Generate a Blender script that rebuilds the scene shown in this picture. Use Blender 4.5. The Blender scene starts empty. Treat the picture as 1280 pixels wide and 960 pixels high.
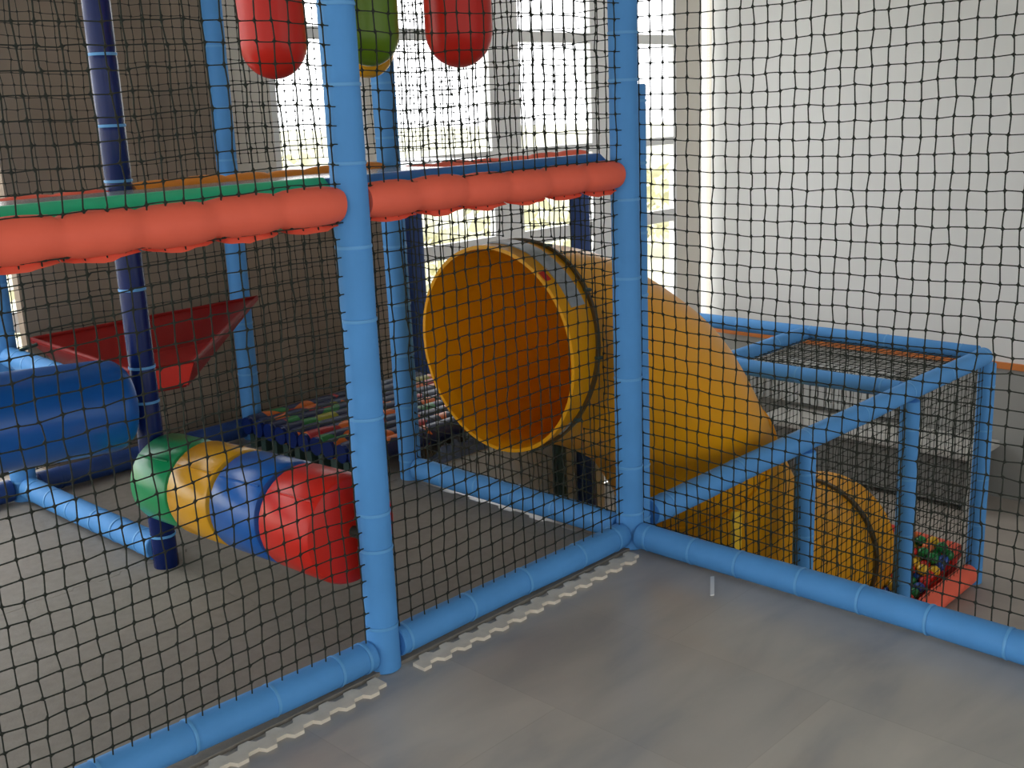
import bpy, bmesh, math, random
from mathutils import Vector, Matrix
random.seed(7)
S = bpy.context.scene
COL = S.collection
PI = math.pi

# ------------------------------------------------------------------ materials
def mat(name, base, rough=.5, spec=.5, noise=0, nscale=20, bump=0, bscale=60, metallic=0, coat=0, translucent=0):
    m = bpy.data.materials.new(name); m.use_nodes = True
    nt = m.node_tree; N = nt.nodes; L = nt.links
    b = N['Principled BSDF']
    b.inputs['Base Color'].default_value = (*base, 1)
    b.inputs['Roughness'].default_value = rough
    b.inputs['Specular IOR Level'].default_value = spec
    b.inputs['Metallic'].default_value = metallic
    if coat: b.inputs['Coat Weight'].default_value = coat; b.inputs['Coat Roughness'].default_value = .12
    tc = N.new('ShaderNodeTexCoord')
    if noise:
        t = N.new('ShaderNodeTexNoise'); t.inputs['Scale'].default_value = nscale; t.inputs['Detail'].default_value = 5
        L.new(tc.outputs['Object'], t.inputs['Vector'])
        r = N.new('ShaderNodeMapRange'); r.inputs['From Min'].default_value = .3; r.inputs['From Max'].default_value = .7
        r.inputs['To Min'].default_value = 1 - noise; r.inputs['To Max'].default_value = 1 + noise
        L.new(t.outputs['Fac'], r.inputs['Value'])
        mx = N.new('ShaderNodeMix'); mx.data_type = 'RGBA'; mx.blend_type = 'MULTIPLY'; mx.inputs['Factor'].default_value = 1
        mx.inputs['A'].default_value = (*base, 1)
        L.new(r.outputs['Result'], mx.inputs['B']); L.new(mx.outputs['Result'], b.inputs['Base Color'])
    if bump:
        t = N.new('ShaderNodeTexNoise'); t.inputs['Scale'].default_value = bscale; t.inputs['Detail'].default_value = 3
        L.new(tc.outputs['Object'], t.inputs['Vector'])
        bp = N.new('ShaderNodeBump'); bp.inputs['Strength'].default_value = bump; bp.inputs['Distance'].default_value = .01
        L.new(t.outputs['Fac'], bp.inputs['Height']); L.new(bp.outputs['Normal'], b.inputs['Normal'])
    if translucent:
        tr = N.new('ShaderNodeBsdfTranslucent'); tr.inputs['Color'].default_value = (*base, 1)
        ms = N.new('ShaderNodeMixShader'); ms.inputs['Fac'].default_value = translucent
        L.new(b.outputs[0], ms.inputs[1]); L.new(tr.outputs[0], ms.inputs[2])
        L.new(ms.outputs[0], N['Material Output'].inputs['Surface'])
    return m

M = {}
M['foam'] = mat('light_blue_foam', (.085, .30, .66), .62, .3, noise=.06, nscale=6, bump=.12, bscale=25)
M['foam_tie'] = mat('pale_blue_tie', (.115, .36, .70), .45, .4)
M['navy'] = mat('navy_vinyl', (.006, .018, .11), .26, .25, noise=.15, nscale=5, bump=.12, bscale=14)
M['navyfoam'] = mat('dark_blue_foam', (.018, .055, .20), .5, .4, noise=.12, nscale=6)
M['red'] = mat('orange_red_foam', (.84, .14, .08), .6, .3, noise=.05, nscale=8, bump=.1, bscale=25)
M['redvinyl'] = mat('red_vinyl', (.60, .022, .012), .32, .25, bump=.08, bscale=9)
M['orange'] = mat('orange_foam', (.75, .26, .03), .6, .3)
M['greenv'] = mat('green_vinyl', (.01, .30, .10), .28, .5, bump=.08, bscale=9)
M['greenlip'] = mat('bright_green_vinyl', (.02, .52, .25), .4, .4)
M['bluelip'] = mat('mid_blue_vinyl', (.02, .17, .48), .4, .4)
M['yellowv'] = mat('yellow_vinyl', (.72, .36, .012), .25, .5, bump=.08, bscale=9)
M['bluev'] = mat('royal_blue_vinyl', (.008, .11, .42), .28, .5, bump=.08, bscale=9)
M['redlit'] = mat('lit_red_plastic', (.85, .035, .018), .35, .3)  # the same tray red, brightened in colour as if lit
M['olive'] = mat('olive_green_vinyl', (.11, .20, .008), .3, .3)
M['deckgrey'] = mat('grey_deck_vinyl', (.20, .22, .22), .22, .6, noise=.1, nscale=4)
M['net'] = mat('black_net_cord', (.022, .026, .02), .8, .2)
M['slide'] = mat('amber_plastic', (.87, .41, .004), .32, .4, noise=.05, nscale=3, translucent=.22)
M['slidebright'] = mat('bright_yellow_plastic', (.90, .58, .02), .35, .5)
M['flange'] = mat('brown_flange', (.10, .06, .02), .5, .4)
M['tape'] = mat('silver_grey_tape', (.33, .36, .38), .35, .5, noise=.25, nscale=14)
M['trayshade'] = mat('shaded_red_plastic', (.22, .010, .008), .5, .15)  # tray red darkened in colour to stand for shade
M['mat'] = mat('dark_grey_eva', (.26, .235, .20), .75, .3, noise=.08, nscale=30, bump=.15, bscale=120)
M['border'] = mat('beige_eva', (.74, .67, .56), .8, .2, noise=.1, nscale=20)
M['wallwhite'] = mat('white_plaster', (.74, .745, .735), .8, .2, noise=.02, nscale=2)
M['wallcream'] = mat('cream_plaster', (.74, .70, .62), .8, .2, noise=.02, nscale=2)
M['wallgrey'] = mat('grey_wainscot_paint', (.33, .33, .31), .6, .3, noise=.04, nscale=3)
M['brown'] = mat('brown_board', (.30, .235, .175), .8, .2, noise=.12, nscale=3)
M['ceil'] = mat('ceiling_paint', (.75, .75, .72), .9, .2)
M['dado'] = mat('orange_dado_wood', (.62, .20, .05), .5, .4)
M['frame'] = mat('pale_grey_window_frame', (.88, .88, .86), .45, .5)
M['sill'] = mat('pale_window_sill', (.80, .78, .72), .5, .4)
M['floor2'] = mat('pale_tile', (.36, .32, .28), .4, .4, noise=.1, nscale=3)
M['slabside'] = mat('white_painted_concrete', (.46, .48, .47), .8, .2, noise=.15, nscale=5)
M['bench'] = mat('white_laminate', (.46, .45, .42), .4, .4)
M['benchshade'] = mat('bench_shade_panel', (.22, .22, .21), .6, .3)  # dark tone stands in for the shade below the bench seat
M['radiator'] = mat('radiator_enamel', (.50, .51, .50), .35, .5)
M['steel'] = mat('dark_green_steel', (.03, .06, .05), .4, .5)
M['heap'] = mat('slate_blue_cloth', (.10, .13, .20), .8, .2, noise=.3, nscale=9)
M['ground'] = mat('pale_dry_field', (.72, .71, .54), .9, .1, noise=.15, nscale=.4)
M['terrace'] = mat('white_terrace', (.85, .84, .80), .8, .1)
M['leaf'] = mat('pale_hedge_leaves', (.74, .72, .52), .8, .2, noise=.15, nscale=3)
M['strap'] = mat('black_strap', (.03, .03, .03), .7, .3)
M['offwhite'] = mat('off_white_strip', (.8, .8, .78), .5, .3)

# glass: clear pane with a faint reflection
g = bpy.data.materials.new('clear_glass'); g.use_nodes = True
nt = g.node_tree; N = nt.nodes
N.remove(N['Principled BSDF'])
tr = N.new('ShaderNodeBsdfTransparent'); gl = N.new('ShaderNodeBsdfGlossy'); gl.inputs['Roughness'].default_value = .02
ms = N.new('ShaderNodeMixShader'); ms.inputs['Fac'].default_value = .06
nt.links.new(tr.outputs[0], ms.inputs[1]); nt.links.new(gl.outputs[0], ms.inputs[2]); nt.links.new(ms.outputs[0], N['Material Output'].inputs['Surface'])
M['glass'] = g

# marble floor: slabs with streaks of grey, blue-grey and brown
def marble():
    m = bpy.data.materials.new('streaked_marble'); m.use_nodes = True
    nt = m.node_tree; N = nt.nodes; L = nt.links; b = N['Principled BSDF']
    tc = N.new('ShaderNodeTexCoord')
    mp = N.new('ShaderNodeMapping'); mp.inputs['Rotation'].default_value = (0, 0, math.radians(-90)); L.new(tc.outputs['Object'], mp.inputs['Vector'])
    br = N.new('ShaderNodeTexBrick')
    br.inputs['Scale'].default_value = 1; br.inputs['Brick Width'].default_value = 1.1; br.inputs['Row Height'].default_value = .52
    br.inputs['Mortar Size'].default_value = .002; br.inputs['Mortar Smooth'].default_value = .4
    br.inputs['Color1'].default_value = (.93, .93, .94, 1); br.inputs['Color2'].default_value = (1.07, 1.07, 1.06, 1); br.inputs['Mortar'].default_value = (.9, .89, .88, 1)
    L.new(mp.outputs[0], br.inputs['Vector'])
    mp2 = N.new('ShaderNodeMapping'); mp2.inputs['Scale'].default_value = (1.0, 3.2, 1); mp2.inputs['Rotation'].default_value = (0, 0, math.radians(64)); L.new(tc.outputs['Object'], mp2.inputs['Vector'])
    n1 = N.new('ShaderNodeTexNoise'); n1.inputs['Scale'].default_value = 1.5; n1.inputs['Detail'].default_value = 6; n1.inputs['Distortion'].default_value = .4; L.new(mp2.outputs[0], n1.inputs['Vector'])
    cr = N.new('ShaderNodeValToRGB'); e = cr.color_ramp.elements
    e[0].position = .30; e[0].color = (.31, .31, .315, 1); e[1].position = .72; e[1].color = (.51, .48, .435, 1)
    x = cr.color_ramp.elements.new(.48); x.color = (.42, .405, .375, 1)
    L.new(n1.outputs['Fac'], cr.inputs['Fac'])
    n2 = N.new('ShaderNodeTexNoise'); n2.inputs['Scale'].default_value = 1.3; n2.inputs['Detail'].default_value = 3; L.new(tc.outputs['Object'], n2.inputs['Vector'])
    r2 = N.new('ShaderNodeMapRange'); r2.inputs['From Min'].default_value = .5; r2.inputs['From Max'].default_value = .7; L.new(n2.outputs['Fac'], r2.inputs['Value'])
    mb = N.new('ShaderNodeMix'); mb.data_type = 'RGBA'; mb.inputs['B'].default_value = (.41, .31, .23, 1)
    sc = N.new('ShaderNodeMath'); sc.operation = 'MULTIPLY'; sc.inputs[1].default_value = .45; L.new(r2.outputs[0], sc.inputs[0]); L.new(sc.outputs[0], mb.inputs['Factor']); L.new(cr.outputs['Color'], mb.inputs['A'])
    mx = N.new('ShaderNodeMix'); mx.data_type = 'RGBA'; mx.blend_type = 'MULTIPLY'; mx.inputs['Factor'].default_value = 1
    L.new(mb.outputs['Result'], mx.inputs['A']); L.new(br.outputs['Color'], mx.inputs['B'])
    L.new(mx.outputs['Result'], b.inputs['Base Color'])
    b.inputs['Roughness'].default_value = .28; b.inputs['Specular IOR Level'].default_value = .45
    return m
M['marble'] = marble()

# printed roller cover: navy with orange, green, red and yellow patches
def printed():
    m = bpy.data.materials.new('printed_roller_cover'); m.use_nodes = True
    nt = m.node_tree; N = nt.nodes; L = nt.links; b = N['Principled BSDF']
    tc = N.new('ShaderNodeTexCoord'); v = N.new('ShaderNodeTexVoronoi'); v.inputs['Scale'].default_value = 11
    L.new(tc.outputs['Object'], v.inputs['Vector'])
    sp = N.new('ShaderNodeSeparateColor'); L.new(v.outputs['Color'], sp.inputs[0])
    cr = N.new('ShaderNodeValToRGB'); cr.color_ramp.interpolation = 'CONSTANT'
    e = cr.color_ramp.elements; e[0].position = 0; e[0].color = (.008, .015, .06, 1); e[1].position = .55; e[1].color = (.60, .13, .01, 1)
    for p, c in ((.68, (.02, .17, .04, 1)), (.80, (.35, .015, .02, 1)), (.86, (.28, .27, .02, 1)), (.91, (.01, .03, .09, 1))):
        x = e.new(p); x.color = c
    L.new(sp.outputs[0], cr.inputs['Fac']); L.new(cr.outputs['Color'], b.inputs['Base Color'])
    b.inputs['Roughness'].default_value = .45
    return m
M['printed'] = printed()

# ------------------------------------------------------------------ helpers
class MB:
    def __init__(s): s.v = []; s.f = []; s.mi = []; s.cur = 0
    def add(s, verts, faces):
        o = len(s.v); s.v.extend([tuple(v) for v in verts])
        for f in faces: s.f.append(tuple(i + o for i in f)); s.mi.append(s.cur)
    def box(s, lo, hi):
        x0, y0, z0 = lo; x1, y1, z1 = hi
        s.add([(x0,y0,z0),(x1,y0,z0),(x1,y1,z0),(x0,y1,z0),(x0,y0,z1),(x1,y0,z1),(x1,y1,z1),(x0,y1,z1)],
              [(0,3,2,1),(4,5,6,7),(0,1,5,4),(1,2,6,5),(2,3,7,6),(3,0,4,7)])
    def tube(s, path, rads, n=20, cap=True):
        path = [Vector(p) for p in path]
        if not isinstance(rads, (list, tuple)): rads = [rads] * len(path)
        T = []
        for i in range(len(path)):
            a = path[max(0, i-1)]; b = path[min(len(path)-1, i+1)]; T.append((b-a).normalized())
        up = Vector((0,0,1)) if abs(T[0].z) < .9 else Vector((1,0,0))
        u = T[0].cross(up).normalized()
        vs = []
        for p, t, r in zip(path, T, rads):
            u = (u - t*u.dot(t)).normalized(); w = t.cross(u)
            for k in range(n):
                a = 2*PI*k/n; vs.append(p + u*(r*math.cos(a)) + w*(r*math.sin(a)))
        fs = []
        for i in range(len(path)-1):
            for k in range(n):
                k2 = (k+1) % n; fs.append((i*n+k, i*n+k2, (i+1)*n+k2, (i+1)*n+k))
        if cap: fs.append(tuple(range(n-1, -1, -1))); fs.append(tuple((len(path)-1)*n + k for k in range(n)))
        s.add(vs, fs)
    def build(s, name, m, parent=None, smooth=True, angle=40):
        me = bpy.data.meshes.new(name); me.from_pydata(s.v, [], s.f)
        ms = m if isinstance(m, (list, tuple)) else [m]
        for q in ms: me.materials.append(q)
        if len(ms) > 1: me.polygons.foreach_set('material_index', s.mi)
        me.update()
        bm = bmesh.new(); bm.from_mesh(me); bmesh.ops.recalc_face_normals(bm, faces=bm.faces); bm.to_mesh(me); bm.free()
        if smooth:
            me.polygons.foreach_set('use_smooth', [True]*len(me.polygons))
            me.set_sharp_from_angle(angle=math.radians(angle))
        o = bpy.data.objects.new(name, me); COL.objects.link(o)
        if parent:
            o.parent = parent; o.matrix_parent_inverse = Matrix.Translation(-parent.location)
        return o

def empty(name, loc, label, cat, group=None):
    o = bpy.data.objects.new(name, None); o.location = loc; o.empty_display_size = .1; COL.objects.link(o)
    tag(o, label, cat, group); return o
def tag(o, label, cat, group=None, kind=None):
    o['label'] = label; o['category'] = cat
    if group: o['group'] = group
    if kind: o['kind'] = kind
    return o
def struct(o): o['kind'] = 'structure'; return o

# ------------------------------------------------------------------ camera (level-headed compact camera, 1280 x 960)
CAMP = (-3.06534, -2.41174, 1.62569); YAW, PIT, ROL, FPX = .774585, -.247052, -.041622, 1379.21
cd = bpy.data.cameras.new('camera'); cam = bpy.data.objects.new('camera', cd); COL.objects.link(cam)
cd.sensor_width = 36; cd.sensor_fit = 'HORIZONTAL'; cd.lens = FPX/1280*36; cd.clip_start = .02; cd.clip_end = 500
fw = Vector((math.cos(YAW)*math.cos(PIT), math.sin(YAW)*math.cos(PIT), math.sin(PIT)))
r0 = fw.cross(Vector((0,0,1))).normalized(); u0 = r0.cross(fw)
rr = math.cos(ROL)*r0 + math.sin(ROL)*u0; uu = -math.sin(ROL)*r0 + math.cos(ROL)*u0
R3 = Matrix((rr, uu, -fw)).transposed()
cam.matrix_world = Matrix.Translation(CAMP) @ R3.to_4x4()
S.camera = cam

# ------------------------------------------------------------------ setting
LZ = -1.36                      # lower hall floor
CZ = 2.95                       # ceiling
TOP = 2.75                      # top of play frame
b = MB(); b.box((-9, -9, -.25), (.02, 1.30, 0)); b.box((-9, 1.30, -.25), (1.36, 2.98, 0))
o = b.build('floor', M['marble'], smooth=False); struct(o)
b = MB(); b.box((-9, -9, LZ-.2), (5.0, 2.98, LZ)); o = b.build('floor_lower_hall', M['floor2'], smooth=False); struct(o)
b = MB(); b.box((-9, -9, CZ), (5.2, 3.2, CZ+.15)); o = b.build('ceiling', M['ceil'], smooth=False); struct(o)
# side face of the raised floor along the slide well
b = MB(); b.box((.02, 1.27, LZ), (1.36, 1.30, -.005)); b.box((1.36, 1.27, LZ), (1.39, 2.98, -.005))
o = b.build('wall_slab_edge', M['slabside'], smooth=False); struct(o)
b = MB(); b.box((.02, -9, LZ), (.05, 1.27, -.25)); o = b.build('wall_under_floor', M['slabside'], smooth=False); struct(o)

# right wall: white above, grey paint below an orange dado strip
b = MB(); b.box((5.0, -9, -.33), (5.15, 3.2, CZ)); o = b.build('wall_right', M['wallwhite'], smooth=False); struct(o)
b = MB(); b.box((5.0, -9, LZ), (5.15, 3.2, -.37)); o = b.build('wall_right_lower', M['wallgrey'], smooth=False); struct(o)
b = MB(); b.box((4.975, -9, -.372), (5.14, 2.98, -.326)); o = b.build('trim_1', M['dado'], smooth=False); struct(o)

# back (window) wall at y = 3.0 : piers + windows
WY0, WY1 = 3.0, 3.05
def pier(x0, x1, z0=LZ, z1=CZ, m='wallcream', n='wall_back_pier'):
    b = MB(); b.box((x0, WY0, z0), (x1, WY1, z1)); o = b.build(n, M[m], smooth=False); struct(o)
WIN = [(-9.0, -.72, .05), (.62, 1.30, 1.20), (1.40, 2.41, -.05), (2.62, 3.47, -.05), (3.66, 4.50, -.05), (4.85, 4.999, LZ+.02)]
TOPW = 2.75
edges = [-9.2]
for (x0, x1, z0) in WIN: edges += [x0, x1]
for i in range(0, len(edges), 2):
    x1 = edges[i+1] if i+1 < len(edges) else 5.0
    m = 'wallcream'
    if abs(edges[i]-2.41) < .01 or abs(edges[i]-3.47) < .01: m = 'frame'
    pier(edges[i], x1, m=m)
for i, (x0, x1, z0) in enumerate(WIN):
    if z0 > LZ+.1: pier(x0, x1, LZ, z0-.04, n='wall_back_apron')
    pier(x0, x1, TOPW, CZ, n='wall_back_lintel')
    f = MB(); t = .04
    if x1-x0 > .3: f.box((x0, WY0, z0), (x0+t, WY0+.05, TOPW)); f.box((x1-t, WY0, z0), (x1, WY0+.05, TOPW))
    f.box((x0, WY0+.0, TOPW-t), (x1, WY0+.05, TOPW)); f.box((x0, WY0+.0, z0), (x1, WY0+.05, z0+t))
    if x1-x0 > .3:
        for zc, hh in ((2.08, .035), (1.30, .03), (.70, .05)):
            if zc > z0+.1: f.box((x0+t, WY0+.005, zc-hh), (x1-t, WY0+.045, zc+hh))
    w = f.build('window_%d' % (i+1), M['frame'], smooth=False); struct(w)
    p = MB(); p.box((x0+.01, WY0+.022, z0+.01), (x1-.005, WY0+.028, TOPW-.01)); p.build('pane', M['glass'], w, smooth=False)
    if x1-x0 > .3 and z0 > LZ+.1:
        p = MB(); p.box((x0-.02, WY0-.10, z0-.04), (x1+.02, WY0+.05, z0)); p.build('window_sill', M['sill'], w, smooth=False)

# brown boarded wall closing the back of the play frame
b = MB(); b.box((-1.0, 2.80, 0), (.24, 2.86, CZ)); b.box((.24, 2.80, 0), (1.28, 2.86, 1.22))
o = b.build('wall_boarded', M['brown'], smooth=False); struct(o)

# outside
b = MB(); b.box((-30, 3.2, -1.75), (40, 9, -1.6)); struct(b.build('terrace_ground', M['terrace'], smooth=False))
b = MB(); b.add([(-120, 9, -2.2), (160, 9, -2.2), (160, 300, -2.2), (-120, 300, -2.2)], [(0,1,2,3)]); struct(b.build('field_ground', M['ground'], smooth=False))
b = MB()
rnd = random.Random(3)
for i in range(2600):
    x = rnd.uniform(-6, 34); y = rnd.gauss(15, .5); z = -2.1 + (rnd.random()**.8)*2.9*(.75+.25*math.sin(x*.9)+.12*math.sin(x*2.3))
    s = rnd.uniform(.16, .34); d = Vector((rnd.uniform(-1,1), rnd.uniform(-1,1), rnd.uniform(-1,1))).normalized(); e = d.orthogonal().normalized(); q = d.cross(e)
    c = Vector((x, y, z)); b.add([c-e*s, c+q*s*.5, c+e*s, c-q*s*.5], [(0,1,2,3)])
o = b.build('hedge', M['leaf'], smooth=False)
tag(o, 'pale sunlit hedge outside beyond the tall windows', 'hedge', kind='stuff')

# ------------------------------------------------------------------ padded posts and rails
def lerp(a, c, t): return tuple(a[i] + (c[i]-a[i])*t for i in range(3))
RING = {}
def ring_mesh(r, m):
    k = (round(r, 4), m)
    if k not in RING:
        mb = MB(); n, q = 28, 6; vs = []; fs = []
        for i in range(n):
            a = 2*PI*i/n
            for j in range(q):
                c = 2*PI*j/q; R_ = r + .0018*math.cos(c); vs.append((R_*math.cos(a), R_*math.sin(a), .0055*math.sin(c)))
        for i in range(n):
            for j in range(q):
                fs.append((i*q+j, ((i+1)%n)*q+j, ((i+1)%n)*q+(j+1)%q, i*q+(j+1)%q))
        mb.add(vs, fs); o = mb.build('tie_band', M[m]); me = o.data; bpy.data.objects.remove(o); RING[k] = me
    return RING[k]

def padded(name, label, p0, p1, r=.05, m='foam', tie='foam_tie', ties=None, step=.23, first=.1, pinch=.0015, sag=0, group=None, cat='post', wob=.002):
    """a steel pipe sleeved in foam, tied every hand's breadth"""
    P0, P1 = Vector(p0), Vector(p1); Ln = (P1-P0).length; d = (P1-P0)/Ln
    root = empty(name, p0, label, cat, group)
    if ties is None:
        ties = []; t = first
        while t < Ln-.03: ties.append(t); t += step*random.uniform(.9, 1.1)
    ts = sorted(set([0, .004] + [x for t in ties for x in (t-.02, t-.006, t, t+.006, t+.02) if .006 < x < Ln-.006] + [Ln*k/12 for k in range(1, 12)] + [Ln-.004, Ln]))
    side = d.orthogonal().normalized(); ph = random.uniform(0, 6)
    def at(t):
        w = wob*math.sin(t*4.1+ph)*min(1, t/.1, (Ln-t)/.1)
        return P0 + d*t + side*w + Vector((0, 0, -sag*4*(t/Ln)*(1-t/Ln)))
    rads = []
    for t in ts:
        rr_ = r*(1+.012*math.sin(t*9+ph))
        for q in ties:
            if abs(t-q) < .021: rr_ -= pinch*(1 if abs(t-q) < .007 else .2)
        if t == 0 or t == Ln: rr_ = r*.93
        rads.append(rr_)
    b = MB(); b.tube([at(t) for t in ts], rads, 28); b.build('foam_sleeve', M[m], root)
    rm = ring_mesh(r, tie)
    q = Vector((0,0,1)).rotation_difference(d)
    for t in ties:
        if t < .01 or t > Ln-.01: continue
        o = bpy.data.objects.new('tie_band', rm); COL.objects.link(o); o.parent = root
        o.location = at(t)-P0; o.rotation_mode = 'QUATERNION'; o.rotation_quaternion = q
    return root

B_Y = 1.25
def T(zs, z0): return sorted(z-z0 for z in zs)
padded('padded_post', 'light blue foam padded post nearest the camera, between the two orange-red rails', (-1.2, 0, 0), (-1.195, 0, TOP), .05,
       ties=[.145, .39, .501, .787, 1.067, 1.27, 1.494, 1.697, 1.899, 2.12, 2.34, 2.55])
padded('padded_post', 'light blue foam padded corner post where the two netted sides meet', (0, 0, 0), (.0, 0, TOP), .05,
       ties=[.14, .32, .654, 1.02, 1.294, 1.694, 1.847, 2.1, 2.35, 2.55])
padded('padded_post', 'light blue padded post strapped close behind the corner post', (.098, .038, LZ), (.098, .038, 1.68), .047)
padded('padded_post', 'blue padded post on the floor behind the colourful roller, left of the tube slide mouth', (.0, B_Y, 0), (-.02, B_Y, TOP), .05)
padded('wrapped_post', 'glossy navy vinyl wrapped post between the blue roller and the multicoloured roller', (-1.235, 1.225, 0), (-1.235, 1.225, TOP), .046, m='navy', tie='foam_tie',
       ties=[.137, .245, .45, .648, .775, 1.055, 1.25, 1.43, 1.614, 1.846, 2.1, 2.3, 2.5])
padded('padded_post', 'blue padded post at the left edge behind the red tray', (-1.25, 2.43, 0), (-1.25, 2.43, TOP), .055)
padded('padded_post', 'blue padded post standing behind the red tray in front of the brown boards', (-.063, 2.425, 0), (-.055, 2.425, TOP), .05, step=.26)
padded('padded_post', 'dark blue padded post behind the top of the tube slide under the red deck rail', (1.2, 1.235, LZ), (1.2, 1.235, 1.33), .05, m='navyfoam', tie='navyfoam')
padded('padded_post', 'dark navy padded post beside the brown boards, left of the bright windows', (1.13, 2.43, 0), (1.13, 2.43, 1.33), .05, m='navyfoam', tie='navyfoam')
padded('padded_post', 'light blue padded post at the far corner of the slide well beside the ball pit', (3.42, 0, LZ), (3.42, 0, .04), .05, step=.3, pinch=.001)
padded('padded_post', 'light blue padded post in the slide well, between the slide exit and the ball pit', (2.39, .0, LZ), (2.39, .0, .04), .05, step=.3, pinch=.001)
padded('padded_post', 'light blue padded post in the slide well, crossing in front of the slide bottom', (1.30, .0, LZ), (1.30, .0, .04), .048, step=.3, pinch=.001)
padded('support_post', 'dark green steel post under the mouth of the tube slide', (.955, 1.20, LZ), (.955, 1.20, .35), .035, m='steel', tie='steel', step=.5)
padded('padded_post', 'light blue padded post out at the left end of the front row', (-2.45, 0, 0), (-2.45, 0, TOP), .05)
padded('padded_post', 'light blue padded post at the near end of the netted side by the marble floor', (0, -2.45, 0), (0, -2.45, TOP), .05)

ZT = .066
padded('padded_rail', 'light blue padded floor rail along the marble, left of the nearest post', (-2.40, 0, ZT+.02), (-1.25, 0, ZT-.004), .047, cat='rail', ties=[.06, .30, .55, .80, 1.02, 1.12])
padded('padded_rail', 'light blue padded floor rail along the marble, between the nearest post and the corner post', (-1.15, 0, ZT), (-.05, 0, ZT-.004), .047, cat='rail', ties=[.03, .30, .56, .84, 1.04])
padded('padded_rail', 'light blue padded floor rail running from the corner post past the slide well', (0, -.05, ZT-.01), (0, -2.40, ZT-.012), .048, cat='rail', ties=[.045, .24, .43, .666, .881, 1.102, 1.338, 1.56, 1.78, 2.0, 2.2])
padded('padded_rail', 'blue padded floor rail running back from the corner post under the slide mouth', (0, .05, ZT), (0, B_Y-.05, ZT), .05, cat='rail', pinch=.001)
padded('padded_rail', 'light blue padded floor rail on the mats behind the navy post', (-1.235, 1.275, ZT+.004), (-1.25, 2.375, ZT+.004), .05, cat='rail', step=.19)
padded('padded_rail', 'dark blue padded floor rail along the foot of the brown boards', (-1.19, 2.43, ZT), (-.115, 2.43, ZT), .05, m='navyfoam', tie='navyfoam', cat='rail')
padded('padded_rail', 'blue padded floor rail behind the printed rollers', (-.01, 2.43, ZT), (1.08, 2.43, ZT), .05, cat='rail')
padded('padded_rail', 'blue padded floor rail leaving the picture at the left edge', (-2.4, 2.43, ZT), (-1.31, 2.43, ZT), .05, m='navyfoam', tie='navyfoam', cat='rail')
padded('padded_rail', 'light blue padded rail slanting across in front of the tube slide', (.147, .02, .085), (3.36, 0, .092), .052, cat='rail', step=.5, pinch=.0008)
padded('padded_rail', 'light blue padded rail across the well, joining the slide to the slanting rail', (2.39, .055, .085), (2.39, 1.12, .085), .047, cat='rail', step=.5, pinch=.0008)
padded('padded_rail', 'light blue padded rail at the far side of the well before the white wall', (3.42, 0.055, .09), (3.42, 2.6, .09), .047, cat='rail', step=.5, pinch=.0008)
padded('padded_rail', 'short light blue padded rail joining the top of the slide to the far rail', (1.9, 1.18, .088), (3.368, 1.18, .088), .047, cat='rail', step=.5, pinch=.0008)
padded('padded_rail', 'light blue padded rail under the left rim of the red tray', (-1.25, 2.372, .665), (-1.238, 1.275, .64), .045, cat='rail', step=.12, pinch=.001)
padded('padded_rail', 'blue padded rail at the left edge above the blue roller', (-2.4, 2.43, .62), (-1.308, 2.43, .62), .045, cat='rail')

def puffy(name, label, p0, p1, r, m, n, flap=True):
    """foam rail in a vinyl cover gathered at every tie"""
    P0, P1 = Vector(p0), Vector(p1); Ln = (P1-P0).length; d = (P1-P0)/Ln
    root = empty(name, p0, label, 'rail')
    b = MB(); K = 12; path = []; rads = []
    for s in range(n):
        for k in range(K):
            t = (s + k/K)/n; e = min(k, K-k)/K*2
            path.append(P0 + d*(Ln*t) + Vector((0, 0, .003*math.sin(s*1.7)))); rads.append(r*(.83+.17*min(1, e*1.7+.02)**.5 + .02*math.sin(PI*e/2)) + random.uniform(-.0006, .0006))
    path.append(P1); rads.append(r*.88)
    b.tube(path, rads, 28); b.build('cover', M[m], root)
    if flap:
        for s in range(n):
            f = MB(); w = Ln/n; rows = []
            for k in range(9):
                t = (s*w + w*(.02+.96*k/8)); q = P0 + d*t
                e = math.sin(PI*k/8)
                rows.append((q + Vector((0, .004, -r*.90)), q + Vector((0, -.012+.006*math.sin(k*2+s), -r*.98-.013*e-.004*random.random()))))
            vs = []
            for a, c in rows: vs += [a, c, c+Vector((0, .004, 0)), a+Vector((0, .004, 0))]
            fs = []
            for k in range(8):
                i = k*4; j = i+4
                for q in range(4): fs.append((i+q, i+(q+1)%4, j+(q+1)%4, j+q))
            fs += [(0,1,2,3), (32,33,34,35)]
            f.add(vs, fs); f.build('hem_flap', M[m], root)
    return root
ZR = 1.385
puffy('deck_rail', 'orange-red gathered foam deck rail left of the nearest post', (-2.40, -.0, ZR), (-1.243, -.0, ZR), .052, 'red', 6)
puffy('deck_rail', 'orange-red gathered foam deck rail between the nearest post and the corner post', (-1.153, 0, ZR+.004), (-.05, 0, ZR-.006), .05, 'red', 6)
puffy('deck_rail', 'thin dark red deck rail seen behind the green deck edge', (-2.4, 1.225, 1.36), (-1.285, 1.225, 1.36), .046, 'red', 6, False)
puffy('deck_rail', 'thin orange deck rail seen behind the deck left of the nearest post', (-1.185, 1.235, 1.375), (-.065, 1.245, 1.375), .046, 'orange', 6, False)
puffy('deck_rail', 'short red deck rail end above the tube slide, before the windows', (.05, 1.24, 1.35), (1.25, 1.24, 1.352), .046, 'red', 6, False)

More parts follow.
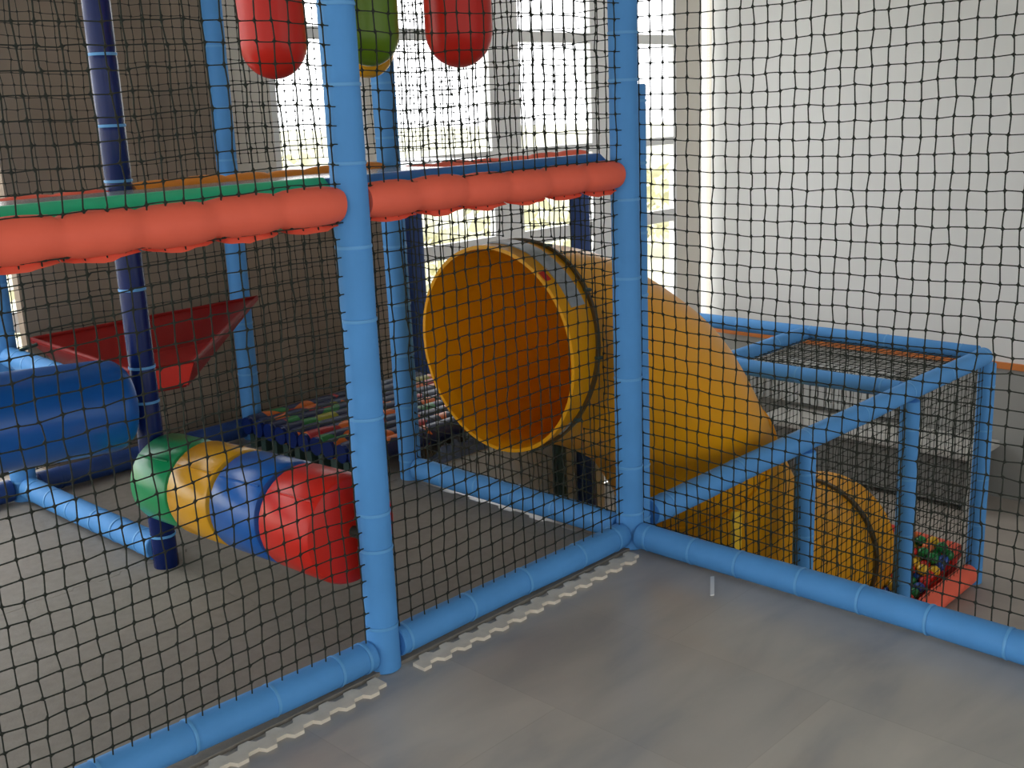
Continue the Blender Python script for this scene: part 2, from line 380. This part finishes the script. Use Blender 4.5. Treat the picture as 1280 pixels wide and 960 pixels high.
# decks (vinyl pads with a coloured front lip)
def deck(label, x0, x1, y0, y1, z, lipm, h):
    root = empty('deck_pad', ((x0+x1)/2, (y0+y1)/2, z), label, 'deck')
    b = MB(); b.box((x0, y0+.13, z-.05), (x1, y1, z)); b.build('top_sheet', M['deckgrey'], root, smooth=False)
    b = MB(); n = 10; vs = []; 
    for x in (x0, x1):
        for k in range(n):
            a = 2*PI*k/n; vs.append((x, y0+.065+.06*math.cos(a), z-.01+(h)*math.sin(a)))
    fs = [(k, (k+1)%n, n+(k+1)%n, n+k) for k in range(n)] + [tuple(range(n)), tuple(range(n, 2*n))]
    b.add(vs, fs); b.build('front_lip', M[lipm], root, angle=60)
    return root
deck('raised deck pad with bright green front lip, left of the nearest post', -2.42, -1.205, .055, 1.165, 1.40, 'greenlip', .068)
deck('raised deck pad with blue front lip, between the nearest post and the corner post', -1.195, -.01, .055, 1.18, 1.398, 'bluelip', .066)
b = MB(); b.box((.0, 1.30, 1.31), (1.18, 2.40, 1.36)); o = b.build('deck_platform', M['deckgrey'], smooth=False)
tag(o, 'grey deck platform behind the tube slide, on dark posts', 'deck')

# ------------------------------------------------------------------ nets
NET_HALF = .0014
def net(label, p00, pu, pv, nu, nv, hole=None, half=NET_HALF, jit=.002, sag=.012, lean=0):
    """knotted net: one connected mesh; p00 corner, pu / pv the far corners along the two cord directions"""
    rnd = random.Random(hash(label) % 1000 if False else len(label)*7+nu)
    A = Vector(p00); U = Vector(pu)-A; V = Vector(pv)-A; u = U.normalized(); v = V.normalized(); n = u.cross(v).normalized()
    v = n.cross(u)
    ph1, ph2 = rnd.uniform(0, 6), rnd.uniform(0, 6)
    node = {}
    for i in range(nu+1):
        for j in range(nv+1):
            a, c = i/nu, j/nv
            p = A + U*a + V*c
            if hole and hole(p): continue
            edge = min(1, a*8, (1-a)*8, c*8, (1-c)*8)
            p = p + u*(rnd.gauss(0, jit)+.006*math.sin(c*5+ph1+a*2))*edge + v*(rnd.gauss(0, jit*.8) + .008*math.sin(a*6+ph2+c*1.5))*edge
            p = p + n*(sag*math.sin(PI*a)*math.sin(PI*c)*math.sin(ph2) + rnd.gauss(0, jit*.5))
            node[(i, j)] = p
    k = half*1.75; vs = []; fs = []; idx = {}
    sg = [(-1,-1,-1),(1,-1,-1),(1,1,-1),(-1,1,-1),(-1,-1,1),(1,-1,1),(1,1,1),(-1,1,1)]
    for key, p in node.items():
        idx[key] = len(vs)
        for sx, sy, sz in sg: vs.append(p + u*(sx*k) + v*(sy*k) + n*(sz*k))
    FPU, FMU, FPV, FMV = (1,2,6,5), (0,3,7,4), (3,2,6,7), (0,1,5,4)
    for (i, j), p in node.items():
        o_ = idx[(i, j)]
        fs.append((o_+0, o_+3, o_+2, o_+1)); fs.append((o_+4, o_+5, o_+6, o_+7))
        for nb, fa, fb, e1, e2 in (((i+1, j), FPU, FMU, v, n), ((i, j+1), FPV, FMV, u, n)):
            if nb not in node: 
                fs.append(tuple(o_+q for q in fa)); continue
            q_ = node[nb]; ob = idx[nb]; prev = [o_+q for q in fa]
            bow = u*rnd.gauss(0, .0012) + v*rnd.gauss(0, .0012)
            for t in (.15, .85):
                c = p + (q_-p)*t + bow; base = len(vs)
                for s1, s2 in ((-1,-1),(1,-1),(1,1),(-1,1)): vs.append(c + e1*(s1*half) + e2*(s2*half))
                cur = [base, base+1, base+2, base+3]
                for m_ in range(4): fs.append((prev[m_], prev[(m_+1)%4], cur[(m_+1)%4], cur[m_]))
                prev = cur
            last = [ob+q for q in fb]
            for m_ in range(4): fs.append((prev[m_], prev[(m_+1)%4], last[(m_+1)%4], last[m_]))
        for nb, fa in (((i-1, j), FMU), ((i, j-1), FMV)):
            if nb not in node: fs.append(tuple(o_+q for q in fa))
    me = bpy.data.meshes.new('safety_net'); me.from_pydata(vs, [], fs); me.materials.append(M['net']); me.update()
    o = bpy.data.objects.new('safety_net', me); COL.objects.link(o)
    return tag(o, label, 'net')
C = .05
net('black safety net below the left orange-red rail, left of the nearest post', (-2.40, -.005, .10), (-1.215, -.005, .10), (-2.40, -.005, 1.345), 24, 25)
net('black safety net below the orange-red rail between nearest post and corner post', (-1.185, -.005, .10), (-.02, -.005, .10), (-1.185, -.005, 1.345), 23, 25)
net('black safety net above the left orange-red rail, left of the nearest post', (-2.40, -.02, 1.34), (-1.21, -.02, 1.34), (-2.40, -.02, TOP), 24, 28)
net('black safety net above the orange-red rail between nearest post and corner post', (-1.19, -.02, 1.38), (-.02, -.02, 1.38), (-1.19, -.02, TOP), 23, 27)
net('tall black safety net in front of the white wall, right of the corner post', (.045, -.03, .09), (.005, -2.42, .09), (.045, -.03, TOP), 48, 53, half=.0015)
mouth_hole = lambda p: (p.y-.55)**2 + (p.z-.71)**2 < .43**2
net('black safety net around the neck of the tube slide', (.0, .06, .12), (.0, B_Y-.05, .12), (.0, .06, 1.34), 23, 24, hole=mouth_hole)
net('black safety net over the brown boards behind the red tray', (-1.22, 2.47, .12), (-.10, 2.47, .12), (-1.22, 2.47, TOP), 22, 52)
net('black safety net over the boards behind the printed rollers', (-.02, 2.47, .12), (1.10, 2.47, .12), (-.02, 2.47, 1.32), 22, 24)
net('black safety net before the bright windows, behind the hanging bags', (-.02, 2.44, 1.40), (1.6, 2.44, 1.40), (-.02, 2.44, TOP), 32, 27)
net('black safety net beside the corner post, high above the tube slide', (.0, .06, 1.42), (.0, B_Y-.05, 1.42), (.0, .06, TOP), 23, 26)
net('black safety net hanging below the slanting rail of the slide well', (.16, .0, LZ+.06), (3.36, .0, LZ+.06), (.16, .0, .05), 64, 26)
net('flat black safety net stretched over the far end of the slide well', (2.40, .04, .07), (3.40, .04, .07), (2.40, 1.17, .07), 20, 22)
net('black safety net at the end of the ball pit by the white bench', (3.42, .06, LZ+.3), (3.42, 1.2, LZ+.3), (3.42, .06, .06), 22, 22)
net('black safety net on the far side of the slide well behind the slide', (1.42, 1.22, LZ+.06), (3.38, 1.22, LZ+.06), (1.42, 1.22, .05), 39, 26)

# ------------------------------------------------------------------ tube slide
SX = [-.125, 0, .3, .6, .9, 1.2, 1.5, 1.8, 2.1, 2.4, 2.62]
SZ = [.71, .71, .642, .502, .295, -.083, -.482, -.745, -.89, -.938, -.945]
SY, SR = .55, .405
pts = list(zip(SX, SZ)); pts = [(2*pts[0][0]-pts[1][0], 2*pts[0][1]-pts[1][1])] + pts + [(2*pts[-1][0]-pts[-2][0], 2*pts[-1][1]-pts[-2][1])]
path = []
for i in range(1, len(pts)-2):
    for k in range(8):
        t = k/8; a, b_, c, d = pts[i-1], pts[i], pts[i+1], pts[i+2]
        path.append(tuple(.5*(2*b_[q] + (-a[q]+c[q])*t + (2*a[q]-5*b_[q]+4*c[q]-d[q])*t*t + (-a[q]+3*b_[q]-3*c[q]+d[q])*t**3) for q in (0, 1)))
path.append(pts[-2])
path = [Vector((x, SY, z)) for x, z in path]
def frame(i):
    t = (path[min(len(path)-1, i+1)] - path[max(0, i-1)]).normalized(); return t, Vector((-t.z, 0, t.x))
slide = empty('tube_slide', (path[0].x, SY, 0), 'amber yellow plastic tube slide curving down into the lower hall', 'slide')
NS = 64
def shell(i0, i1, name, r=SR, th=.008):
    b = MB(); rings = []
    idx = list(range(i0, i1+1))
    for i in idx:
        t, n = frame(i); rings.append([path[i] + n*(r*math.cos(2*PI*k/NS)) + Vector((0, r*math.sin(2*PI*k/NS), 0)) for k in range(NS)])
    inner = []
    for i in idx:
        t, n = frame(i); inner.append([path[i] + n*((r-th)*math.cos(2*PI*k/NS)) + Vector((0, (r-th)*math.sin(2*PI*k/NS), 0)) for k in range(NS)])
    vs = [p for R_ in rings for p in R_] + [p for R_ in inner for p in R_]; off = len(idx)*NS; fs = []
    for i in range(len(idx)-1):
        for k in range(NS):
            k2 = (k+1) % NS
            fs.append((i*NS+k, i*NS+k2, (i+1)*NS+k2, (i+1)*NS+k)); fs.append((off+i*NS+k, off+(i+1)*NS+k, off+(i+1)*NS+k2, off+i*NS+k2))
    e = (len(idx)-1)*NS
    for k in range(NS):
        k2 = (k+1) % NS; fs.append((k, off+k, off+k2, k2)); fs.append((e+k, e+k2, off+e+k2, off+e+k))
    b.add(vs, fs); return b.build(name, M['slide'], slide, angle=50)
def band(i, w, r0_, r1_, name, m, a0=0, a1=2*PI, parent=slide, shift=0):
    """a curved strip lying round the tube at ring i"""
    t, n = frame(i); b = MB(); full = abs(a1-a0-2*PI) < 1e-6; q = max(8, int(64*(a1-a0)/(2*PI))); vs = []; fs = []
    for k in range(q if full else q+1):
        a = a0 + (a1-a0)*k/q; d = n*math.cos(a) + Vector((0, math.sin(a), 0)); c = path[i] + t*shift
        vs += [c + d*r0_ - t*w, c + d*r1_ - t*w, c + d*r1_ + t*w, c + d*r0_ + t*w]
    m_ = len(vs)//4
    for k in range(m_ if full else m_-1):
        i_ = k*4; j = ((k+1) % m_)*4
        for s in range(4): fs.append((i_+s, i_+(s+1)%4, j+(s+1)%4, j+s))
    if not full: fs += [(0,1,2,3), tuple(len(vs)-4+s for s in range(4))]
    b.add(vs, fs); return b.build(name, M[m], parent)
s1 = shell(0, 8, 'mouth_section'); s2 = shell(8, 40, 'bend_section'); s3 = shell(40, 71, 'lower_section'); s4 = shell(71, len(path)-1, 'exit_section')
band(0, .006, SR-.010, SR+.004, 'rolled_rim', 'slide')
neck_flange = band(8, .007, SR-.005, SR+.013, 'joint_flange', 'flange')
band(40, .012, SR-.005, SR+.014, 'joint_flange', 'slide')
band(71, .016, SR-.005, SR+.016, 'joint_flange', 'flange')
band(5, .036, SR, SR+.006, 'tape_patch', 'tape', math.radians(-62), math.radians(8), shift=.018)['label'] = 'worn grey tape patch round the slide neck'
band(5, .030, SR, SR+.006, 'tape_patch', 'tape', math.radians(-166), math.radians(-130), shift=.03)['label'] = 'small grey tape patch low on the slide neck'
band(3, .014, SR, SR+.005, 'red_sticker', 'redvinyl', math.radians(-44), math.radians(-38))['label'] = 'tiny red sticker on the slide rim'
for k in range(10):
    t, n = frame(8); a = 2*PI*(k+.5)/10; c = path[8] + n*((SR+.012)*math.cos(a)) + Vector((0, (SR+.012)*math.sin(a), 0))
    b = MB(); b.tube([c - t*.018, c + t*.018], .007, 8); b.build('bolt', M['steel'], neck_flange)
# bright support leg on the near flank of the slide
b = MB(); b.add([(.885, .115, LZ), (.93, .100, LZ), (.93, .112, LZ), (.885, .127, LZ), (.905, .125, -.17), (.945, .110, -.17), (.945, .128, -.17), (.905, .143, -.17)], [(0,3,2,1),(4,5,6,7),(0,1,5,4),(1,2,6,5),(2,3,7,6),(3,0,4,7)])
b.build('support_leg', M['slidebright'], slide, smooth=False)['label'] = 'bright yellow upright strip beside the slide'

# ------------------------------------------------------------------ rollers
def drum(b, p0, p1, r, edge=.03, n=40):
    P0, P1 = Vector(p0), Vector(p1); d = (P1-P0); L_ = d.length; d /= L_
    path_ = []; rads = []
    for t, q in ((0, .0001), (0, .72), (.004, .88), (edge*.45, .965), (edge, 1), (L_*.5, 1.004), (L_-edge, 1), (L_-edge*.45, .965), (L_-.004, .88), (L_, .72), (L_, .0001)):
        path_.append((t, r*q))
    up = Vector((0,0,1)) if abs(d.z) < .9 else Vector((1,0,0)); u = d.cross(up).normalized(); w = d.cross(u); vs = []; fs = []
    for t, q in path_:
        for k in range(n): a = 2*PI*k/n; vs.append(P0 + d*t + u*(q*math.cos(a)) + w*(q*math.sin(a)))
    for i in range(len(path_)-1):
        for k in range(n): fs.append((i*n+k, i*n+(k+1)%n, (i+1)*n+(k+1)%n, (i+1)*n+k))
    b.add(vs, fs)
rx = -1.215
ro = empty('padded_roller', (rx, .6, .42), 'multicoloured padded roller of green, yellow, blue and red drums, low above the mats', 'roller')
ys = [1.165, .90, .63, .35, .075]; rz = [.37, .385, .40, .415, .425]
for i, (m, nm) in enumerate((('greenv', 'green drum'), ('yellowv', 'yellow drum'), ('bluev', 'blue drum'), ('redvinyl', 'red drum'))):
    b = MB(); drum(b, (rx, ys[i]-.004, rz[i]), (rx, ys[i+1]+.004, rz[i+1]), .165 if i else .16, .02); b.build('drum_segment', M[m], ro, angle=35); seg = ro.children[-1]; seg['label'] = nm
    s = MB(); z = (rz[i]+rz[i+1])/2
    s.tube([(rx-.118, ys[i]-.03, rz[i]+.118), (rx-.119, ys[i+1]+.03, rz[i+1]+.119)], .003, 6); s.build('seam_piping', M[m], seg)
b = MB(); b.tube([(rx, 1.185, .37), (rx, .045, .425)], .018, 12); b.build('axle', M['steel'], ro)
br = empty('padded_roller', (-1.9, 1.225, .69), 'plain dark blue padded roller at the left edge beside the navy post', 'roller')
b = MB(); drum(b, (-2.38, 1.20, .74), (-1.345, 1.20, .665), .162, .05); b.build('drum', M['bluev'], br)
b = MB(); b.tube([(-2.42, 1.205, .742), (-1.27, 1.22, .66)], .018, 12); b.build('axle', M['steel'], br)

# printed rollers on the floor behind the roller
for i in range(10):
    y = 1.42 + i*.096
    o = empty('floor_roller', (-.17, y, 0), ('low navy floor roller with printed orange and green patches' if i else 'foremost low navy printed floor roller, behind the blue post'), 'roller', 'printed floor rollers in a row')
    b = MB(); drum(b, (-.17, y, .118), (.98, y, .118), .049, .012, 24); x = b.build('printed_cover', M['printed'], o)
    b = MB(); b.tube([(-.186, y, .118), (-.168, y, .118)], .044, 20); b.build('end_cap', M['navy'], o)
    for xb in (-.16, .90):
        b = MB(); b.box((xb, y-.02, 0), (xb+.04, y+.02, .072)); b.build('bracket', M['steel'], o, smooth=False)

# crumpled cover beside the slide mouth
b = MB(); NX, NY = 26, 14; vs = []
rnd = random.Random(11)
for j in range(NY+1):
    for i in range(NX+1):
        a, c = i/NX, j/NY; e = math.sin(PI*a)*math.sin(PI*c)
        vs.append((.16+.62*a, 1.305+.08*c, .002 + .085*e**.6*(.75+.25*math.sin(a*19+c*5)+.2*math.sin(a*37-c*9)) if 0 < i < NX and 0 < j < NY else .002))
fs = [(j*(NX+1)+i, j*(NX+1)+i+1, (j+1)*(NX+1)+i+1, (j+1)*(NX+1)+i) for j in range(NY) for i in range(NX)]
b.add(vs, fs); o = b.build('crumpled_cover', M['heap'], angle=80)
tag(o, 'crumpled slate blue cloth cover on the floor edge under the slide mouth', 'cloth')

# ------------------------------------------------------------------ red tray
ty = empty('hopper_tray', (-.7, 1.9, .65), 'red moulded plastic tray, darkened to stand for shade, hanging behind the navy post and blue roller', 'tray')
def quadshell(name, top, bot, th, m, lab=None):
    """thin plate between two edges"""
    a, c = [Vector(p) for p in top]; d, e = [Vector(p) for p in bot]; n = (c-a).cross(d-a).normalized()*th
    b = MB(); b.add([a, c, e, d, a+n, c+n, e+n, d+n], [(0,1,2,3), (4,7,6,5), (0,4,5,1), (1,5,6,2), (2,6,7,3), (3,7,4,0)])
    o = b.build(name, M[m], ty, smooth=False)
    if lab: o['label'] = lab
A_, B_, C_, D_ = (-1.17, 2.32, .735), (-.03, 2.32, .745), (-.885, 1.5, .685), (-1.13, 1.5, .695)
a_, b_, c_, d_ = (-1.12, 2.10, .62), (-.45, 2.10, .62), (-.92, 1.5, .605), (-1.10, 1.5, .61)
quadshell('back_wall', (A_, B_), (a_, b_), .012, 'trayshade'); quadshell('floor_panel', (a_, b_), (d_, c_), .012, 'trayshade')
quadshell('side_wall', (B_, C_), (b_, c_), .012, 'trayshade'); quadshell('side_wall', (D_, A_), (d_, a_), .012, 'trayshade'); quadshell('front_lip', (C_, D_), (c_, d_), .014, 'redlit', 'red front lip, coloured as lit')
b = MB(); b.tube([A_, B_, C_, D_, A_], .011, 8, cap=False); b.build('rim', M['trayshade'], ty)

for p, q in (((-1.252, 2.25, .71), (-1.165, 2.25, .725)), ((-1.248, 1.70, .70), (-1.14, 1.70, .705)), ((-.07, 2.37, .742), (-.04, 2.32, .742))):
    b = MB(); b.tube([p, q], .008, 8); b.build('hook', M['steel'], ty)

# ------------------------------------------------------------------ hanging bags
def bag(label, x, y, zb, r, m):
    root = empty('punch_bag', (x, y, zb), label, 'punch bag', 'hanging punch bags above the deck')
    prof = [(.0001, 0)] + [(r*math.sin(a), r*1.05*(1-math.cos(a))) for a in [PI/2*k/10 for k in range(1, 11)]] + [(r, .30), (r, .56), (r*.97, .60), (r*.8, .655), (r*.4, .68), (.0001, .685)]
    b = MB(); n = 40; vs = []; fs = []
    for q, z in prof:
        for k in range(n): a = 2*PI*k/n; vs.append((x+q*math.cos(a), y+q*math.sin(a), zb+z))
    for i in range(len(prof)-1):
        for k in range(n): fs.append((i*n+k, i*n+(k+1)%n, (i+1)*n+(k+1)%n, (i+1)*n+k))
    b.add(vs, fs); b.build('body', M[m], root)
    b = MB(); b.box((x-.02, y-.003, zb+.68), (x+.02, y+.003, CZ)); b.build('strap', M['strap'], root, smooth=False)
    return root
bag('glossy red punch bag hanging left of the nearest post', -.985, .6, 1.735, .103, 'redvinyl')
bag('glossy olive green punch bag hanging just right of the nearest post', -.60, .6, 1.772, .100, 'olive')
bag('yellow punch bag showing only its bottom behind the olive green one', -.37, .9, 1.745, .10, 'yellowv')
bag('glossy red punch bag hanging right of the olive green one, before the windows', -.205, .58, 1.765, .121, 'redvinyl')

# ------------------------------------------------------------------ floor mats with puzzle edges
def mat_tile(label, x0, x1, y0, y1):
    pitch = .09; d = .02
    def side(p, q, nrm, sgn):
        p = Vector(p); q = Vector(q); L_ = (q-p).length; u = (q-p)/L_; n = max(1, round(L_/pitch)); w = L_/n; out = []
        for k in range(n):
            o_ = nrm*(d*sgn*(1 if k % 2 else 0))
            out += [p+u*(w*(k+.06))+o_, p+u*(w*(k+.94))+o_]
        return out
    g_ = .0015
    ring = side((x0+g_, y0+g_, 0), (x1-g_, y0+g_, 0), Vector((0,1,0)), 1 if y0 > .5 else 0) + side((x1-g_, y0+g_, 0), (x1-g_, y1-g_, 0), Vector((-1,0,0)), 1) + side((x1-g_, y1-g_, 0), (x0+g_, y1-g_, 0), Vector((0,1,0)), 1 if y1 < 2 else 0) + side((x0+g_, y1-g_, 0), (x0+g_, y0+g_, 0), Vector((-1,0,0)), 1)
    n = len(ring); h = .012; b = MB()
    b.add(ring + [p+Vector((0,0,h)) for p in ring], [tuple(range(n)), tuple(range(n, 2*n))] + [(k, (k+1)%n, n+(k+1)%n, n+k) for k in range(n)])
    o = b.build('foam_floor_mat', M['mat'], smooth=False)
    return tag(o, label, 'floor mat', 'interlocking floor mats')
mat_tile('dark grey foam floor mat beside the marble, right of the nearest post', -1.205, -.02, -.03, 1.285)
mat_tile('dark grey foam floor mat beside the marble, left of the nearest post', -2.555, -1.205, -.03, 1.285)
mat_tile('dark grey foam floor mat behind, under the red tray', -1.205, -.24, 1.285, 2.70)
mat_tile('dark grey foam floor mat at the left edge beyond the faint seam', -2.555, -1.205, 1.285, 2.70)
def border(label, x0, x1):
    pitch = .083; n = int((x1-x0)/pitch); pts_ = []
    lo = []; hi = []
    for k in range(n):
        xa = x0+(x1-x0)*k/n; xb = x0+(x1-x0)*(k+.5)/n; xc = x0+(x1-x0)*(k+1)/n; e = .006
        lo += [(xa+e, -.112), (xb-e, -.112), (xb+e, -.091), (xc-e, -.091)]
        hi += [(xa+e, -.060), (xb-e, -.060), (xb+e, -.040), (xc-e, -.040)]
    ring = [Vector((x, y, 0)) for x, y in lo] + [Vector((x, y, 0)) for x, y in reversed(hi)]
    n_ = len(ring); h = .011; b = MB()
    b.add(ring + [p+Vector((0,0,h)) for p in ring], [tuple(range(n_)), tuple(range(n_, 2*n_))] + [(k, (k+1)%n_, n_+(k+1)%n_, n_+k) for k in range(n_)])
    o = b.build('toothed_edging', M['border'], smooth=False); tag(o, label, 'mat edging')
border('pale toothed mat edging under the floor rail, right of the nearest post', -1.145, -.06)
border('pale toothed mat edging under the floor rail, left of the nearest post', -2.40, -1.262)
b = MB(); b.add([(-.177, -.476, 0), (-.165, -.484, 0), (-.041, -.401, 0), (-.053, -.393, 0), (-.177, -.476, .004), (-.165, -.484, .004), (-.041, -.401, .004), (-.053, -.393, .004)], [(0,3,2,1),(4,5,6,7),(0,1,5,4),(1,2,6,5),(2,3,7,6),(3,0,4,7)]); o = b.build('floor_strip', M['offwhite'], smooth=False)  # thin off-white strip lying flat on the marble
o.location = (0,0,0); tag(o, 'short off-white strip on the marble by the blue floor rail', 'marking strip')

# ------------------------------------------------------------------ ball pit
b = MB(); X = (2.66, 3.345); b.add([(X[0], .075, LZ), (X[1], .075, LZ), (X[1], 1.16, LZ), (X[0], 1.16, LZ), (X[0], .075, LZ+.03), (X[1], .075, LZ+.16), (X[1], 1.16, LZ+.24), (X[0], 1.16, LZ+.06)], [(0,3,2,1),(4,5,6,7),(0,1,5,4),(1,2,6,5),(2,3,7,6),(3,0,4,7)])
o = b.build('pit_mat', M['redvinyl'], smooth=False); tag(o, 'sloping red foam mat lying under the plastic balls', 'mat')
def bolster(label, p0, p1, r):
    root = empty('pit_bolster', p0, label, 'bolster'); b = MB(); drum(b, p0, p1, r, .03, 28); b.build('cover', M['red'], root)
    P0, P1 = Vector(p0), Vector(p1); d = (P1-P0).normalized(); q = Vector((0,0,1)).rotation_difference(d); L_ = (P1-P0).length
    for k in range(1, 4):
        o = bpy.data.objects.new('seam_ring', ring_mesh(r*1.006, 'red')); COL.objects.link(o); o.parent = root; o.location = d*(L_*k/4); o.rotation_mode = 'QUATERNION'; o.rotation_quaternion = q
bolster('orange-red padded bolster along the near edge of the ball pit', (2.46, .0, LZ+.085), (3.35, .0, LZ+.085), .062)
bolster('red padded bolster along the far end of the ball pit', (3.42, .09, LZ+.17), (3.42, 1.14, LZ+.22), .055)
ballm = {}
for nm, c in (('red', (.70, .025, .015)), ('green', (.01, .22, .05)), ('yellow', (.80, .50, .02)), ('blue', (.015, .08, .40)), ('orange', (.80, .16, .02))):
    mm = mat(nm+'_ball_plastic', c, .3, .5); bm = bmesh.new(); bmesh.ops.create_icosphere(bm, subdivisions=3, radius=.035); me = bpy.data.meshes.new('pit_ball'); bm.to_mesh(me); bm.free()
    me.polygons.foreach_set('use_smooth', [True]*len(me.polygons)); me.materials.append(mm); ballm[nm] = me
rnd = random.Random(5); placed = []
def slide_clear(x, y, z):
    return all((x-p.x)**2 + (y-p.y)**2 + (z-p.z)**2 > (SR+.05)**2 for p in path[56:]) or x > 2.72
def pit_z(x, y):
    a = min(1, max(0, (x-2.66)/.685)); c = (y-.075)/1.085
    return LZ + (.03+.13*a)*(1-c) + (.06+.18*a)*c
for lv in range(2):
    for ix in range(14):
        for iy in range(16):
            x = 2.70 + ix*.0665 + (iy % 2)*.03 + lv*.033 + rnd.uniform(-.004, .004); y = .115 + iy*.0665 + lv*.03 + rnd.uniform(-.004, .004)
            if x > 3.32 or y > 1.12: continue
            if lv == 0 and rnd.random() < .10: continue
            if lv == 1 and rnd.random() > .32 + .5*max(0, (x-2.9)/.4): continue
            z = pit_z(x, y) + .036 + lv*.055
            if not slide_clear(x, y, z): continue
            placed.append((x, y, z))
for i, p in enumerate(placed):
    nm = rnd.choices(['red', 'green', 'yellow', 'blue', 'orange'], [.24, .25, .22, .15, .14])[0]
    o = bpy.data.objects.new('pit_ball', ballm[nm]); COL.objects.link(o); o.location = p
    tag(o, nm+' plastic ball lying in the ball pit below the slide', 'ball', 'plastic balls in the ball pit')
print('balls', len(placed))

# ------------------------------------------------------------------ lower hall furniture
bn = empty('bench', (4.73, 1.1, LZ), 'long white bench along the foot of the white wall', 'bench')
b = MB(); b.box((4.50, .45, -.955), (4.97, 2.2, -.91)); b.build('seat', M['bench'], bn, smooth=False)
b = MB(); b.box((4.56, .50, LZ), (4.95, .54, -.955)); b.box((4.56, .54, LZ+.04), (4.60, 2.15, -.955)); b.build('shade_panel', M['benchshade'], bn, smooth=False)  # end board, plus a long dark sheet painting the shade under the seat
for y in (.465, 2.14):
    b = MB(); b.box((4.52, y, LZ), (4.555, y+.035, -.955)); b.build('leg', M['bench'], bn, smooth=False)
def radiator(label, axis, a0, a1, fixed, z0, z1):
    root = empty('radiator', (a0, fixed, z0) if axis == 'x' else (fixed, a0, z0), label, 'radiator')
    n = int((a1-a0)/.07); b = MB()
    for k in range(n):
        a = a0 + (k+.08)*(a1-a0)/n; c = a0 + (k+.86)*(a1-a0)/n
        if axis == 'x': b.box((a, fixed-.09, z0), (c, fixed-.03, z1))
        else: b.box((fixed-.09, a, z0), (fixed-.03, c, z1))
    for z in (z0+.04, z1-.08):
        if axis == 'x': b.box((a0, fixed-.075, z), (a1, fixed-.045, z+.04))
        else: b.box((fixed-.075, a0, z), (fixed-.045, a1, z+.04))
    b.build('ribs', M['radiator'], root, smooth=False)
    for q in (a0+.1, a1-.14):
        b = MB()
        if axis == 'x': b.box((q, fixed-.05, z0+.1), (q+.04, fixed, z0+.14))
        else: b.box((fixed-.05, q, z0+.1), (fixed, q+.04, z0+.14))
        b.build('bracket', M['radiator'], root, smooth=False)
radiator('white ribbed radiator on the lower wall beyond the slide well', 'y', 1.25, 2.75, 4.985, -.86, -.50)

# ------------------------------------------------------------------ light : overcast sky, brighter on the window side
SKY_FRONT, SKY_WINDOW = 1.9, 3.9
w = bpy.data.worlds.new('sky'); S.world = w; w.use_nodes = True
nt = w.node_tree; bg = nt.nodes['Background']; bg.inputs['Color'].default_value = (.98, .99, 1, 1)
tc = nt.nodes.new('ShaderNodeTexCoord'); sx = nt.nodes.new('ShaderNodeSeparateXYZ'); nt.links.new(tc.outputs['Generated'], sx.inputs[0])
mr = nt.nodes.new('ShaderNodeMapRange'); mr.inputs['From Min'].default_value = -.2; mr.inputs['From Max'].default_value = .5
mr.inputs['To Min'].default_value = SKY_FRONT; mr.inputs['To Max'].default_value = SKY_WINDOW
nt.links.new(sx.outputs['Y'], mr.inputs['Value']); nt.links.new(mr.outputs[0], bg.inputs['Strength'])

S.view_settings.view_transform = 'Standard'; S.view_settings.look = 'None'; S.view_settings.exposure = 0; S.view_settings.gamma = 1
try: S.view_settings.use_curve_mapping = False
except Exception: pass
